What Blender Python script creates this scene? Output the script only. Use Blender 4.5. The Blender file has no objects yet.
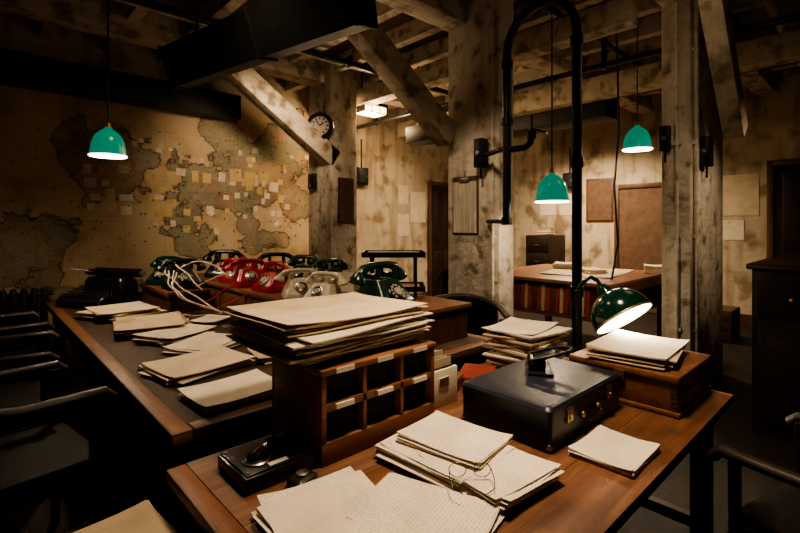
import bpy, bmesh, math, random
from math import sin, cos, pi, radians
from mathutils import Vector, Matrix, Euler
random.seed(7)
scene = bpy.context.scene
COL = scene.collection

# ------------------------------------------------------------------ materials
def _nt(name):
    m = bpy.data.materials.new(name); m.use_nodes = True
    nt = m.node_tree
    return m, nt, nt.nodes['Principled BSDF']

def mat(name, base, rough=.5, metal=0, emit=None, es=0, bump=0, bscale=60, coat=0):
    m, nt, b = _nt(name)
    b.inputs['Base Color'].default_value = (*base, 1)
    b.inputs['Metallic'].default_value = metal
    if coat: b.inputs['Coat Weight'].default_value = coat
    if emit:
        b.inputs['Emission Color'].default_value = (*emit, 1)
        b.inputs['Emission Strength'].default_value = es
    tc = nt.nodes.new('ShaderNodeTexCoord')
    n = nt.nodes.new('ShaderNodeTexNoise'); n.inputs['Scale'].default_value = bscale
    nt.links.new(tc.outputs['Object'], n.inputs['Vector'])
    if bump:
        bp = nt.nodes.new('ShaderNodeBump'); bp.inputs['Strength'].default_value = bump
        bp.inputs['Distance'].default_value = .01
        nt.links.new(n.outputs['Fac'], bp.inputs['Height']); nt.links.new(bp.outputs['Normal'], b.inputs['Normal'])
    mr = nt.nodes.new('ShaderNodeMapRange')
    mr.inputs['To Min'].default_value = max(0, rough-.08); mr.inputs['To Max'].default_value = min(1, rough+.1)
    nt.links.new(n.outputs['Fac'], mr.inputs['Value']); nt.links.new(mr.outputs['Result'], b.inputs['Roughness'])
    return m

def ramp(nt, stops):
    r = nt.nodes.new('ShaderNodeValToRGB')
    els = r.color_ramp.elements
    while len(els) > 1: els.remove(els[0])
    els[0].position = stops[0][0]; els[0].color = (*stops[0][1], 1)
    for p, c in stops[1:]:
        e = els.new(p); e.color = (*c, 1)
    return r

def mat_noise(name, stops, scale=3, vec=(1,1,1), rough=.6, bump=.2, detail=8, dist=0, bscale=None, coat=0, stops2=None, scale2=20, bd=.02, vec2=(1,1,1), stops3=None, spec=None):
    m, nt, b = _nt(name)
    tc = nt.nodes.new('ShaderNodeTexCoord'); mp = nt.nodes.new('ShaderNodeMapping')
    mp.inputs['Scale'].default_value = vec
    nt.links.new(tc.outputs['Object'], mp.inputs['Vector'])
    n = nt.nodes.new('ShaderNodeTexNoise'); n.inputs['Scale'].default_value = scale
    n.inputs['Detail'].default_value = detail; n.inputs['Roughness'].default_value = .62
    n.inputs['Distortion'].default_value = dist
    nt.links.new(mp.outputs['Vector'], n.inputs['Vector'])
    r = ramp(nt, stops); nt.links.new(n.outputs['Fac'], r.inputs['Fac'])
    col = r.outputs['Color']
    for st, sc_, vv in ((stops2, scale2, vec2), (stops3, 2.0, (3,3,.35))):
        if not st: continue
        mp3 = nt.nodes.new('ShaderNodeMapping'); mp3.inputs['Scale'].default_value = vv; nt.links.new(tc.outputs['Object'], mp3.inputs['Vector'])
        n3 = nt.nodes.new('ShaderNodeTexNoise'); n3.inputs['Scale'].default_value = sc_; n3.inputs['Detail'].default_value = 7
        nt.links.new(mp3.outputs['Vector'], n3.inputs['Vector'])
        r3 = ramp(nt, st); nt.links.new(n3.outputs['Fac'], r3.inputs['Fac'])
        mx = nt.nodes.new('ShaderNodeMix'); mx.data_type = 'RGBA'; mx.blend_type = 'MULTIPLY'; mx.inputs[0].default_value = 1
        nt.links.new(col, mx.inputs[6]); nt.links.new(r3.outputs['Color'], mx.inputs[7]); col = mx.outputs[2]
    nt.links.new(col, b.inputs['Base Color'])
    b.inputs['Roughness'].default_value = rough
    if spec is not None: b.inputs['Specular IOR Level'].default_value = spec
    if coat:
        b.inputs['Coat Weight'].default_value = coat; b.inputs['Coat Roughness'].default_value = .3
    if bump:
        n2 = nt.nodes.new('ShaderNodeTexNoise'); n2.inputs['Scale'].default_value = bscale or scale*6; n2.inputs['Detail'].default_value = 5
        nt.links.new(mp.outputs['Vector'], n2.inputs['Vector'])
        bp = nt.nodes.new('ShaderNodeBump'); bp.inputs['Strength'].default_value = bump; bp.inputs['Distance'].default_value = bd
        nt.links.new(n2.outputs['Fac'], bp.inputs['Height']); nt.links.new(bp.outputs['Normal'], b.inputs['Normal'])
    return m

def paper_mat(name, c, line=.5, freq=90, dark=.25):
    m, nt, b = _nt(name)
    N = nt.nodes.new; L = nt.links.new
    tc = N('ShaderNodeTexCoord'); sep = N('ShaderNodeSeparateXYZ'); L(tc.outputs['Object'], sep.inputs[0])
    n = N('ShaderNodeTexNoise'); n.inputs['Scale'].default_value = 7; n.inputs['Detail'].default_value = 4
    L(tc.outputs['Object'], n.inputs['Vector'])
    r = ramp(nt, [(.3, tuple(x*.80 for x in c)), (.6, c)]); L(n.outputs['Fac'], r.inputs['Fac'])
    m1 = N('ShaderNodeMath'); m1.operation = 'MULTIPLY'; m1.inputs[1].default_value = freq; L(sep.outputs['Y'], m1.inputs[0])
    fr = N('ShaderNodeMath'); fr.operation = 'FRACT'; L(m1.outputs[0], fr.inputs[0])
    lt = N('ShaderNodeMath'); lt.operation = 'LESS_THAN'; lt.inputs[1].default_value = .32; L(fr.outputs[0], lt.inputs[0])
    mp = N('ShaderNodeMapping'); mp.inputs['Scale'].default_value = (110, freq, 1); L(tc.outputs['Object'], mp.inputs['Vector'])
    n2 = N('ShaderNodeTexNoise'); n2.inputs['Scale'].default_value = 1; L(mp.outputs['Vector'], n2.inputs['Vector'])
    gt = N('ShaderNodeMath'); gt.operation = 'GREATER_THAN'; gt.inputs[1].default_value = .47; L(n2.outputs['Fac'], gt.inputs[0])
    mu = N('ShaderNodeMath'); mu.operation = 'MULTIPLY'; L(lt.outputs[0], mu.inputs[0]); L(gt.outputs[0], mu.inputs[1])
    mu2 = N('ShaderNodeMath'); mu2.operation = 'MULTIPLY'; L(mu.outputs[0], mu2.inputs[0]); mu2.inputs[1].default_value = line
    mx = N('ShaderNodeMix'); mx.data_type = 'RGBA'; L(mu2.outputs[0], mx.inputs[0]); L(r.outputs['Color'], mx.inputs[6])
    mx.inputs[7].default_value = (c[0]*dark, c[1]*dark, c[2]*dark, 1)
    L(mx.outputs[2], b.inputs['Base Color']); b.inputs['Roughness'].default_value = .85
    return m

def map_material():
    m, nt, b = _nt('wall_map_print')
    N = nt.nodes.new; L = nt.links.new
    tc = N('ShaderNodeTexCoord'); sep = N('ShaderNodeSeparateXYZ'); L(tc.outputs['Object'], sep.inputs[0])
    def M(op, a, bb=None):
        x = N('ShaderNodeMath'); x.operation = op
        for i, v in enumerate((a, bb)):
            if v is None: continue
            if isinstance(v, (int, float)): x.inputs[i].default_value = v
            else: L(v, x.inputs[i])
        return x.outputs[0]
    A, Z = sep.outputs['X'], sep.outputs['Z']
    ell = [(1.25,2.25,.5,.5),(2.35,2.1,.65,.42),(3.05,2.15,.6,.5),(3.55,2.75,.5,.55),(3.7,1.85,.35,.35),
           (2.15,1.45,.35,.4),(.15,1.25,.65,.42),(-.9,2.1,.7,.6),(2.6,2.75,.3,.25),(3.2,1.25,.4,.18),(1.2,.6,.5,.2),(2.95,1.5,.16,.2)]
    cur = None
    for a0, z0, ra, rz in ell:
        dx = M('DIVIDE', M('SUBTRACT', A, a0), ra); dz = M('DIVIDE', M('SUBTRACT', Z, z0), rz)
        v = M('SUBTRACT', 1.0, M('ADD', M('MULTIPLY', dx, dx), M('MULTIPLY', dz, dz)))
        cur = v if cur is None else M('MAXIMUM', cur, v)
    cur = M('MAXIMUM', cur, -1.2)
    n = N('ShaderNodeTexNoise'); n.inputs['Scale'].default_value = 2.4; n.inputs['Detail'].default_value = 10; n.inputs['Roughness'].default_value = .58
    L(tc.outputs['Object'], n.inputs['Vector'])
    f = M('ADD', cur, M('MULTIPLY', M('SUBTRACT', n.outputs['Fac'], .5), 5.0))
    f = M('ADD', M('MULTIPLY', f, .25), .5)
    sea = (.57,.45,.28); seaD = (.52,.40,.245); coast=(.08,.055,.03); land=(.33,.28,.20); land2=(.44,.32,.21)
    r = ramp(nt, [(0,sea),(.45,seaD),(.485,(.38,.28,.17)),(.497,coast),(.510,coast),(.522,(.27,.235,.165)),(.7,land),(.95,land2)])
    L(f, r.inputs['Fac'])
    mixv = N('ShaderNodeVectorMath'); mixv.operation='ADD'
    n5 = N('ShaderNodeTexNoise'); n5.inputs['Scale'].default_value=4; n5.inputs['Detail'].default_value=5; L(tc.outputs['Object'], n5.inputs['Vector'])
    sc = N('ShaderNodeVectorMath'); sc.operation='SCALE'; sc.inputs['Scale'].default_value=.35; L(n5.outputs['Color'], sc.inputs[0])
    L(tc.outputs['Object'], mixv.inputs[0]); L(sc.outputs[0], mixv.inputs[1])
    vo = N('ShaderNodeTexVoronoi'); vo.feature = 'DISTANCE_TO_EDGE'; vo.inputs['Scale'].default_value = 3.4; L(mixv.outputs[0], vo.inputs['Vector'])
    vc = N('ShaderNodeTexVoronoi'); vc.inputs['Scale'].default_value = 3.4; L(mixv.outputs[0], vc.inputs['Vector'])
    sepc = N('ShaderNodeSeparateColor'); L(vc.outputs['Color'], sepc.inputs[0])
    rc = ramp(nt, [(0,(1,1,1)),(.3,(.86,1,.86)),(.5,(1.1,.86,.76)),(.7,(1,1,.9)),(.85,(1.3,1.15,.9)),(1,(.8,.85,.8))]); rc.color_ramp.interpolation='CONSTANT'
    L(sepc.outputs[0], rc.inputs['Fac'])
    tint = N('ShaderNodeMix'); tint.data_type='RGBA'; tint.blend_type='MULTIPLY'
    L(M('MULTIPLY', M('GREATER_THAN', f, .51), .8), tint.inputs[0]); L(r.outputs['Color'], tint.inputs[6]); L(rc.outputs['Color'], tint.inputs[7])
    bd = M('MULTIPLY', M('LESS_THAN', vo.outputs['Distance'], .010), M('GREATER_THAN', f, .51))
    def frac(v, k, w): return M('LESS_THAN', M('FRACT', M('MULTIPLY', v, k)), w)
    grid = M('MULTIPLY', M('MAXIMUM', frac(A, 2.2, .012), frac(Z, 2.6, .016)), .3)
    fine = M('MULTIPLY', M('MAXIMUM', frac(A, 17.6, .09), frac(Z, 20.8, .09)), .12)
    k = M('MAXIMUM', M('MAXIMUM', M('MULTIPLY', bd, .6), grid), fine)
    mp = N('ShaderNodeMapping'); mp.inputs['Scale'].default_value = (28, 1, 70); L(tc.outputs['Object'], mp.inputs['Vector'])
    n6 = N('ShaderNodeTexNoise'); n6.inputs['Scale'].default_value = 1; n6.inputs['Detail'].default_value=3; L(mp.outputs['Vector'], n6.inputs['Vector'])
    lab = M('MULTIPLY', M('MULTIPLY', M('GREATER_THAN', n6.outputs['Fac'], .63), M('GREATER_THAN', f, .48)), .5)
    k = M('MAXIMUM', k, lab)
    mx = N('ShaderNodeMix'); mx.data_type = 'RGBA'; L(k, mx.inputs[0]); L(tint.outputs[2], mx.inputs[6]); mx.inputs[7].default_value = (.08,.05,.03,1)
    n2 = N('ShaderNodeTexNoise'); n2.inputs['Scale'].default_value = 1.6; n2.inputs['Detail'].default_value = 10; n2.inputs['Roughness'].default_value=.6; L(tc.outputs['Object'], n2.inputs['Vector'])
    r2 = ramp(nt, [(.32,(.5,.44,.37)),(.45,(.86,.82,.77)),(.56,(1,1,1))]); L(n2.outputs['Fac'], r2.inputs['Fac'])
    mm = N('ShaderNodeMix'); mm.data_type = 'RGBA'; mm.blend_type = 'MULTIPLY'; mm.inputs[0].default_value = .9
    L(mx.outputs[2], mm.inputs[6]); L(r2.outputs['Color'], mm.inputs[7]); L(mm.outputs[2], b.inputs['Base Color'])
    b.inputs['Roughness'].default_value = .7
    return m

STREAK = [(.32,(.62,.56,.48)),(.5,(1,1,1))]
PLASTER = mat_noise('aged_plaster', [(.25,(.36,.30,.22)),(.5,(.52,.44,.33)),(.75,(.58,.50,.39))], 1.3, rough=.9, bump=.4, bscale=14, stops2=[(.35,(.50,.44,.37)),(.48,(1,1,1))], scale2=2.8, stops3=STREAK)
PILLAR = mat_noise('whitewashed_pillar', [(.25,(.48,.43,.35)),(.5,(.66,.61,.52)),(.75,(.74,.69,.60))], 2.2, rough=.9, bump=1.0, bscale=14, stops2=[(.34,(.40,.35,.30)),(.42,(.84,.80,.75)),(.5,(1,1,1))], scale2=7, stops3=STREAK)
BEAM = mat_noise('painted_timber', [(.3,(.42,.35,.26)),(.6,(.60,.53,.42))], 3, vec=(.5,3,3), rough=.75, bump=.4, stops2=[(.36,(.42,.36,.30)),(.5,(1,1,1))], scale2=6)
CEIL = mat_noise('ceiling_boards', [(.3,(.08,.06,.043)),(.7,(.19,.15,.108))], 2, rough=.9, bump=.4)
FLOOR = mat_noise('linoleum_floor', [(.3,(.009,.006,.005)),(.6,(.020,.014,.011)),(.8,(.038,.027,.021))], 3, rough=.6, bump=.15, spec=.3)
WOOD = mat_noise('oak_desktop', [(.25,(.075,.032,.016)),(.5,(.155,.066,.032)),(.72,(.24,.108,.053))], 2.5, vec=(1,9,9), rough=.48, bump=.1, dist=.6, stops2=[(.3,(.45,.42,.38)),(.55,(1,1,1))], scale2=4)
WOODY = mat_noise('oak_rail', [(.25,(.08,.034,.016)),(.5,(.165,.069,.032)),(.72,(.25,.108,.052))], 2.5, vec=(9,1,9), rough=.48, bump=.1, dist=.6)
WOODD = mat_noise('dark_oak', [(.25,(.045,.020,.011)),(.55,(.095,.043,.022)),(.75,(.13,.06,.03))], 3, vec=(3,3,1), rough=.5, bump=.08, dist=.5)
WOODR = mat_noise('mahogany_box', [(.25,(.11,.042,.020)),(.5,(.20,.083,.038)),(.75,(.28,.125,.06))], 4, vec=(1,6,7), rough=.45, bump=.05, dist=.5)
WOODK = mat_noise('blackened_wood', [(.3,(.010,.006,.004)),(.7,(.028,.016,.010))], 4, vec=(1,5,1), rough=.45, bump=.05, spec=.3)
INLAY = mat_noise('leathercloth_inlay', [(.3,(.030,.019,.013)),(.7,(.075,.046,.030))], 4, rough=.6, bump=.1, bscale=80, bd=.004, spec=.3)
LEATHER = mat_noise('black_leather', [(.3,(.004,.0033,.003)),(.7,(.010,.008,.007))], 7, rough=.6, bump=.15, bscale=60, bd=.006, spec=.15)
BLACKM = mat('black_enamel', (.012,.012,.012), .35, .2)
DKMET = mat('dark_green_duct_paint', (.016,.018,.017), .55, .1, bump=.2, bscale=12)
BAKE = mat('black_bakelite', (.010,.010,.011), .22)
BGREEN = mat('green_bakelite', (.006,.034,.020), .2)
BRED = mat('red_bakelite', (.32,.012,.014), .22)
BIVORY = mat('ivory_bakelite', (.60,.54,.43), .3)
BRASS = mat('aged_brass', (.45,.30,.12), .35, .9)
STEEL = mat('steel', (.45,.43,.40), .3, .9)
NAVY = mat_noise('navy_hide', [(.3,(.007,.009,.018)),(.7,(.015,.020,.038))], 12, rough=.40, bump=.2, bscale=70, bd=.004)
WHITE = mat('ivory_card', (.72,.66,.55), .8)
DIALW = mat('phone_dial_card', (.40,.37,.31), .7)
CORDW = mat('ivory_cord', (.60,.47,.38), .6)
CORDR = mat('red_cord', (.35,.03,.03), .5)
CORDB = mat('brown_cord', (.03,.02,.015), .6)
PAPER = paper_mat('typed_paper', (.80,.725,.60), .5, 100, .35)
PAPERP = paper_mat('plain_paper', (.76,.68,.55), .10, 60)
MANILA = paper_mat('manila_folder', (.62,.50,.34), .04, 20)
MANILD = paper_mat('old_folder', (.44,.34,.23), .04, 20)
BUFF = paper_mat('buff_ledger_cover', (.70,.59,.42), .08, 26, .45)
PINKF = paper_mat('faded_pink_folder', (.42,.22,.17), .04, 20)
CARD = paper_mat('pinned_card', (.68,.58,.42), .25, 40)
CARDY = paper_mat('pinned_yellow_card', (.58,.43,.20), .25, 40)
MAP = map_material()
NOTICE = mat_noise('brown_notice', [(.3,(.08,.045,.027)),(.7,(.15,.085,.05))], 10, rough=.7, bump=0)
GLASSG = mat('green_shade_glass', (.006,.22,.14), .2, emit=(.0,.30,.185), es=.55, coat=.5)
LAMPG = mat('desk_lamp_green', (.004,.040,.024), .15, coat=.6)
LAMPW = mat('shade_white_interior', (.85,.85,.78), .5, emit=(1,.96,.84), es=4)
BULB = mat('bulb_glow', (1,1,1), .5, emit=(1,.88,.66), es=40)
PANEL = mat('diffuser_glow', (1,.9,.7), .5, emit=(1,.66,.34), es=8)
FACE = mat('clock_dial', (.42,.38,.31), .5)
DARK = mat('recess_shade_fill', (.006,.005,.004), .8)  # near-black, shade of hollows put into the colour
BOOKR = mat_noise('red_ledger', [(.3,(.16,.02,.015)),(.7,(.32,.045,.03))], 8, rough=.6, bump=0)
BOOKB = mat_noise('buff_ledger', [(.3,(.34,.24,.15)),(.7,(.5,.38,.25))], 8, rough=.7, bump=0)

# ------------------------------------------------------------------ mesh builder
class MB:
    def __init__(s, name):
        s.name = name; s.bm = bmesh.new(); s.mats = []
    def mi(s, m):
        if m not in s.mats: s.mats.append(m)
        return s.mats.index(m)
    def setm(s, verts, m):
        i = s.mi(m)
        for f in {f for v in verts for f in v.link_faces}: f.material_index = i
    def box(s, c, size, m, rot=(0,0,0), bev=0, seg=2):
        M = Matrix.Translation(c) @ Euler(rot).to_matrix().to_4x4() @ Matrix.Diagonal((*size, 1))
        vs = bmesh.ops.create_cube(s.bm, size=1, matrix=M)['verts']
        s.setm(vs, m)
        if bev:
            es = list({e for v in vs for e in v.link_edges})
            bmesh.ops.bevel(s.bm, geom=es, offset=bev, segments=seg, affect='EDGES', profile=.5)
    def bx(s, x0, x1, y0, y1, z0, z1, m, bev=0):
        s.box(((x0+x1)/2, (y0+y1)/2, (z0+z1)/2), (x1-x0, y1-y0, z1-z0), m, bev=bev)
    def cyl(s, p0, p1, r0, m, r1=None, seg=20):
        p0, p1 = Vector(p0), Vector(p1); d = p1-p0
        q = d.to_track_quat('Z', 'Y').to_matrix().to_4x4()
        M = Matrix.Translation((p0+p1)/2) @ q
        vs = bmesh.ops.create_cone(s.bm, cap_ends=True, segments=seg, radius1=r0, radius2=r0 if r1 is None else r1, depth=d.length, matrix=M)['verts']
        s.setm(vs, m)
    def sph(s, c, r, m, sc=(1,1,1), rot=(0,0,0), seg=20):
        M = Matrix.Translation(c) @ Euler(rot).to_matrix().to_4x4() @ Matrix.Diagonal((*sc, 1))
        vs = bmesh.ops.create_uvsphere(s.bm, u_segments=seg, v_segments=seg//2, radius=r, matrix=M)['verts']
        s.setm(vs, m)
    def rings(s, rs, m, cap0=True, cap1=True, closed=False):
        i = s.mi(m)
        V = [[s.bm.verts.new(p) for p in r] for r in rs]
        n = len(rs[0]); fs = []
        K = len(V)
        for k in range(K if closed else K-1):
            A, B = V[k], V[(k+1) % K]
            for j in range(n):
                fs.append(s.bm.faces.new((A[j], A[(j+1) % n], B[(j+1) % n], B[j])))
        if not closed:
            if cap0: fs.append(s.bm.faces.new(V[0][::-1]))
            if cap1: fs.append(s.bm.faces.new(V[-1]))
        for f in fs: f.material_index = i
    def lathe(s, prof, m, M=None, seg=32, cap0=False, cap1=False):
        M = M or Matrix.Identity(4)
        s.rings([[M @ Vector((r*cos(2*pi*j/seg), r*sin(2*pi*j/seg), z)) for j in range(seg)] for r, z in prof], m, cap0, cap1)
    def tube(s, pts, r, m, seg=10, closed=False, flat=1.0):
        pts = [Vector(p) for p in pts]; n = len(pts)
        rr = r if isinstance(r, (list, tuple)) else [r]*n
        tang = []
        for i in range(n):
            a = pts[i-1] if (i > 0 or closed) else pts[i]
            b = pts[(i+1) % n] if (i < n-1 or closed) else pts[i]
            tang.append((b-a).normalized())
        up = Vector((0,0,1)) if abs(tang[0].z) < .9 else Vector((1,0,0))
        nrm = (up - tang[0]*up.dot(tang[0])).normalized(); rs = []
        for i in range(n):
            t = tang[i]; nrm = (nrm - t*nrm.dot(t)).normalized(); bi = t.cross(nrm)
            rs.append([pts[i] + (nrm*cos(2*pi*j/seg)*flat + bi*sin(2*pi*j/seg))*rr[i] for j in range(seg)])
        s.rings(rs, m, closed=closed)
    def sheet(s, c, w, d, t, m, rz=0, bend=.003, ph=0, nx=8, ny=6, curl=0):
        i = s.mi(m); R = Matrix.Rotation(rz, 3, 'Z'); top = []; bot = []
        for y in range(ny+1):
            a = []; b = []
            for x in range(nx+1):
                u, v = x/nx-.5, y/ny-.5
                z = bend*(sin(u*5+ph)+cos(v*4+ph*1.7)+1.6)*.5 + curl*max(0, abs(u)+abs(v)-.62)**2*4
                p = R @ Vector((u*w, v*d, 0)) + Vector(c)
                a.append(s.bm.verts.new(p+Vector((0,0,z+t)))); b.append(s.bm.verts.new(p+Vector((0,0,z))))
            top.append(a); bot.append(b)
        F = []
        for y in range(ny):
            for x in range(nx):
                F.append(s.bm.faces.new((top[y][x], top[y][x+1], top[y+1][x+1], top[y+1][x])))
                F.append(s.bm.faces.new((bot[y+1][x], bot[y+1][x+1], bot[y][x+1], bot[y][x])))
        for x in range(nx):
            F.append(s.bm.faces.new((bot[0][x], bot[0][x+1], top[0][x+1], top[0][x])))
            F.append(s.bm.faces.new((top[ny][x], top[ny][x+1], bot[ny][x+1], bot[ny][x])))
        for y in range(ny):
            F.append(s.bm.faces.new((top[y][0], top[y+1][0], bot[y+1][0], bot[y][0])))
            F.append(s.bm.faces.new((bot[y][nx], bot[y+1][nx], top[y+1][nx], top[y][nx])))
        for f in F: f.material_index = i
    def done(s, loc=(0,0,0), rz=0, scale=1, smooth=True):
        bmesh.ops.recalc_face_normals(s.bm, faces=s.bm.faces)
        me = bpy.data.meshes.new(s.name); s.bm.to_mesh(me); s.bm.free()
        for m in s.mats: me.materials.append(m)
        if smooth:
            me.polygons.foreach_set('use_smooth', [True]*len(me.polygons))
            try: me.set_sharp_from_angle(angle=radians(38))
            except Exception: pass
        o = bpy.data.objects.new(s.name, me); COL.objects.link(o)
        o.location = loc; o.rotation_euler = (0, 0, rz); o.scale = (scale,)*3
        return o

def rrect(w, d, r, z, n=4, oy=0):
    pts = []
    for cx, cy, a0 in ((w/2-r, d/2-r, 0), (-w/2+r, d/2-r, 90), (-w/2+r, -d/2+r, 180), (w/2-r, -d/2+r, 270)):
        for k in range(n+1):
            a = radians(a0+90*k/n); pts.append(Vector((cx+r*cos(a), cy+r*sin(a)+oy, z)))
    return pts

# ------------------------------------------------------------------ room shell
A0, A1, B0, B1, H = -3.2, 8.5, -3.0, 6.4, 3.75
def slab(name, *a, m):
    b = MB(name); b.bx(*a, m); return b.done(smooth=False)
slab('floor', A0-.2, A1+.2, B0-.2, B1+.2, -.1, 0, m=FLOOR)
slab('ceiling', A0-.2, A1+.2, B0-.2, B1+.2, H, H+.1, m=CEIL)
slab('wall_north', A0, A1, B1, B1+.15, 0, H, m=PLASTER)
slab('wall_east', A1, A1+.15, B0, B1, 0, H, m=PLASTER)
slab('wall_south', A0, A1, B0-.15, B0, 0, H, m=PLASTER)
slab('wall_west', A0-.15, A0, B0, B1, 0, H, m=PLASTER)
slab('world_map', -2.6, 4.15, B1-.02, B1-.001, .18, 3.35, m=MAP)
slab('baseboard_north', A0, A1, B1-.025, B1-.001, 0, .16, m=WOODD)
slab('baseboard_east', A1-.025, A1-.001, B0, B1-.03, 0, .16, m=WOODD)

def pillar(x0, x1, y0, y1):
    b = MB('plastered_pillar'); b.bx(x0, x1, y0, y1, 0, H, PILLAR, bev=.02)
    return b.done()
pillar(3.5, 3.94, 5.1, 5.66)
pillar(3.45, 3.69, 2.40, 3.01)
pillar(4.46, 5.55, 1.17, 1.40)

def beam(name, x0, x1, y0, y1, z0, z1, m=BEAM):
    b = MB(name); b.bx(x0, x1, y0, y1, z0, z1, m, bev=.012); return b.done()
for (y, w) in ((5.38,.26),(2.9,.26),(1.28,.24)):
    beam('ceiling_beam', A0, A1, y-w/2, y+w/2, 3.42, H)
b = MB('ceiling_joists')
for i in range(16):
    x = -.6+i*.6
    b.bx(x-.055, x+.055, B0, B1, 3.56, H-.001, BEAM)
b.done()
beam('cross_beam', 5.9, 6.12, B0, B1, 3.15, 3.42)
beam('cross_beam', 4.0, 4.2, 1.5, B1, 3.2, 3.42)
b = MB('ceiling_pipes')
for (y,z,r,m) in ((4.55,3.48,.035,BLACKM),(4.68,3.5,.022,BEAM),(2.15,3.49,.028,BLACKM),(.75,3.46,.04,BEAM)):
    b.cyl((A0+.01,y,z),(A1-.01,y,z),r,m,seg=14)
    for x in (-1,.5,2.0,3.4,4.8,6.5): b.bx(x-.012,x+.012,y-r-.01,y+r+.01,z-r-.01,3.57,BLACKM)
for (x,z,r) in ((4.7,3.12,.03),(6.9,3.4,.05)):
    b.cyl((x,B0+.01,z),(x,B1-.01,z),r,BLACKM,seg=14)
    for y in (-1,2.0,4.0,5.6): b.bx(x-r-.01,x+r+.01,y-.012,y+.012,z-r-.01,H-.002,BLACKM)
b.done()

def brace(x0, z0, x1, z1, y, w, t):
    b = MB('timber_brace')
    L = math.hypot(x1-x0, z1-z0); ang = math.atan2(z1-z0, x1-x0)
    b.box(((x0+x1)/2, y, (z0+z1)/2), (L, t, w), BEAM, rot=(0, -ang, 0), bev=.01)
    for f in (.12, .86):
        b.cyl((x0+(x1-x0)*f, y-t/2-.012, z0+(z1-z0)*f), (x0+(x1-x0)*f, y-t/2+.01, z0+(z1-z0)*f), .018, BEAM, seg=6)
    return b.done()
brace(1.75, 3.62, 3.6, 2.38, 5.2, .25, .2)
brace(1.68, 3.60, 3.44, 2.36, 3.0, .22, .17)
brace(3.7, 3.7, 4.85, 2.30, .93, .2, .15)

b = MB('map_light_pelmet')
b.bx(-2.6, 2.72, 6.12, 6.30, 2.95, 3.28, DKMET, bev=.01)
for x in (-1.5, 0, 1.3, 2.5): b.bx(x-.02, x+.02, 6.29, 6.379, 3.05, 3.2, DKMET)
b.done()
b = MB('ventilation_duct')
prof = [(-.06,2.70),(.07,2.72),(.02,3.03),(-.17,3.02)]
gp = [(-.072,2.688),(.082,2.708),(.032,3.042),(-.182,3.032)]
def dsh(y): return 1.35+(4.3-y)*.19
b.rings([[Vector((dsh(y)+px, y, z)) for px, z in prof] for y in (2.17, 2.2, 2.9, 3.5, 4.28, 4.3)], DKMET)
for y in (2.165, 3.1, 4.28):
    b.rings([[Vector((dsh(yy)+px, yy, z)) for px, z in gp] for yy in (y, y+.025)], DKMET)
for y in (2.5, 3.9): b.cyl((dsh(y)-.07, y, 2.98), (dsh(y)-.07, y, H-.001), .012, BLACKM)
b.done()
b = MB('ventilation_duct'); b.bx(6.15, 6.6, 2.6, 5.0, 2.95, 3.25, DKMET, bev=.01); b.bx(6.13,6.62,3.7,3.74,2.93,3.27,DKMET)
for y in (2.9,4.7): b.cyl((6.35,y,3.2),(6.35,y,H-.001),.012,BLACKM)
b.done()
b = MB('ventilation_duct'); b.bx(4.3, 4.6, 3.7, 4.5, 2.6, 2.82, BLACKM, bev=.01)
for y in (3.8,4.4): b.cyl((4.45,y,2.8),(4.45,y,H-.001),.012,BLACKM)
b.done()

def vent(x, y, z):
    b = MB('ceiling_vent')
    b.lathe([(.02,-.10),(.07,-.10),(.075,-.085),(.05,-.08),(.11,-.06),(.115,-.045),(.08,-.04),(.15,-.02),(.155,0),(.0001,0)], BEAM, cap0=True)
    b.cyl((0,0,0),(0,0,H-z-.002),.03,BEAM)
    b.done((x, y, z))
vent(.75, 3.6, 3.35); vent(2.35, 2.2, 3.32)

# ------------------------------------------------------------------ wall things
def door(name, wall, c, w, h, m=WOODD, panels=True):
    b = MB(name)
    b.bx(-w/2-.08, -w/2, -.06, -.002, 0, h+.08, WOODD, bev=.006); b.bx(w/2, w/2+.08, -.06, -.002, 0, h+.08, WOODD, bev=.006)
    b.bx(-w/2, w/2, -.06, -.002, h, h+.08, WOODD, bev=.006)
    b.bx(-w/2, w/2, -.035, -.002, 0.01, h, m)
    if panels:
        for (x0,x1) in ((-w/2+.1,-.04),(.04,w/2-.1)):
            for (z0,z1) in ((.2,.95),(1.1,h-.12)):
                b.bx(x0, x1, -.045, -.03, z0, z1, m, bev=.006)
    b.sph((w/2-.06, -.07, 1.0), .028, BRASS); b.cyl((w/2-.06,-.07,1.0),(w/2-.06,-.03,1.0),.01,BRASS)
    rz = 0 if wall == 'n' else -pi/2
    return b.done(c, rz)
door('door_1', 'n', (7.15, B1, 0), .7, 2.3, WOODK)
door('door_2', 'e', (A1, 2.94, 0), .8, 2.14, NOTICE, False)
door('door_3', 'e', (A1, .75, 0), .85, 2.35, WOODK)

def notice(name, c, w, h, m, rz, frame=None, border=.02):
    b = MB(name)
    if frame:
        b.bx(-w/2, w/2, -.02, -.001, -h/2, h/2, frame, bev=.004)
        b.bx(-w/2+border, w/2-border, -.024, -.015, -h/2+border, h/2-border, m)
    else:
        b.bx(-w/2, w/2, -.006, -.001, -h/2, h/2, m)
        b.cyl((0,-.012,h/2-.03),(0,-.005,h/2-.03),.008,BRASS,seg=8)
    return b.done(c, rz)
E = -pi/2
notice('notice_board', (A1, 3.70, 1.96), .5, .8, NOTICE, E, WOODD, .03)
notice('paper_notice', (A1, 1.60, 1.95), .5, .62, CARD, E)
notice('paper_notice', (A1, 1.72, 1.42), .38, .3, PAPERP, E)
notice('paper_notice', (A1, 4.35, 1.9), .3, .42, CARD, E)
notice('paper_notice', (A1, 4.75, 1.95), .34, .5, PAPERP, E)
notice('framed_notice', (3.74, 5.1, 1.83), .26, .62, NOTICE, 0, WOODD, .02)
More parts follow.
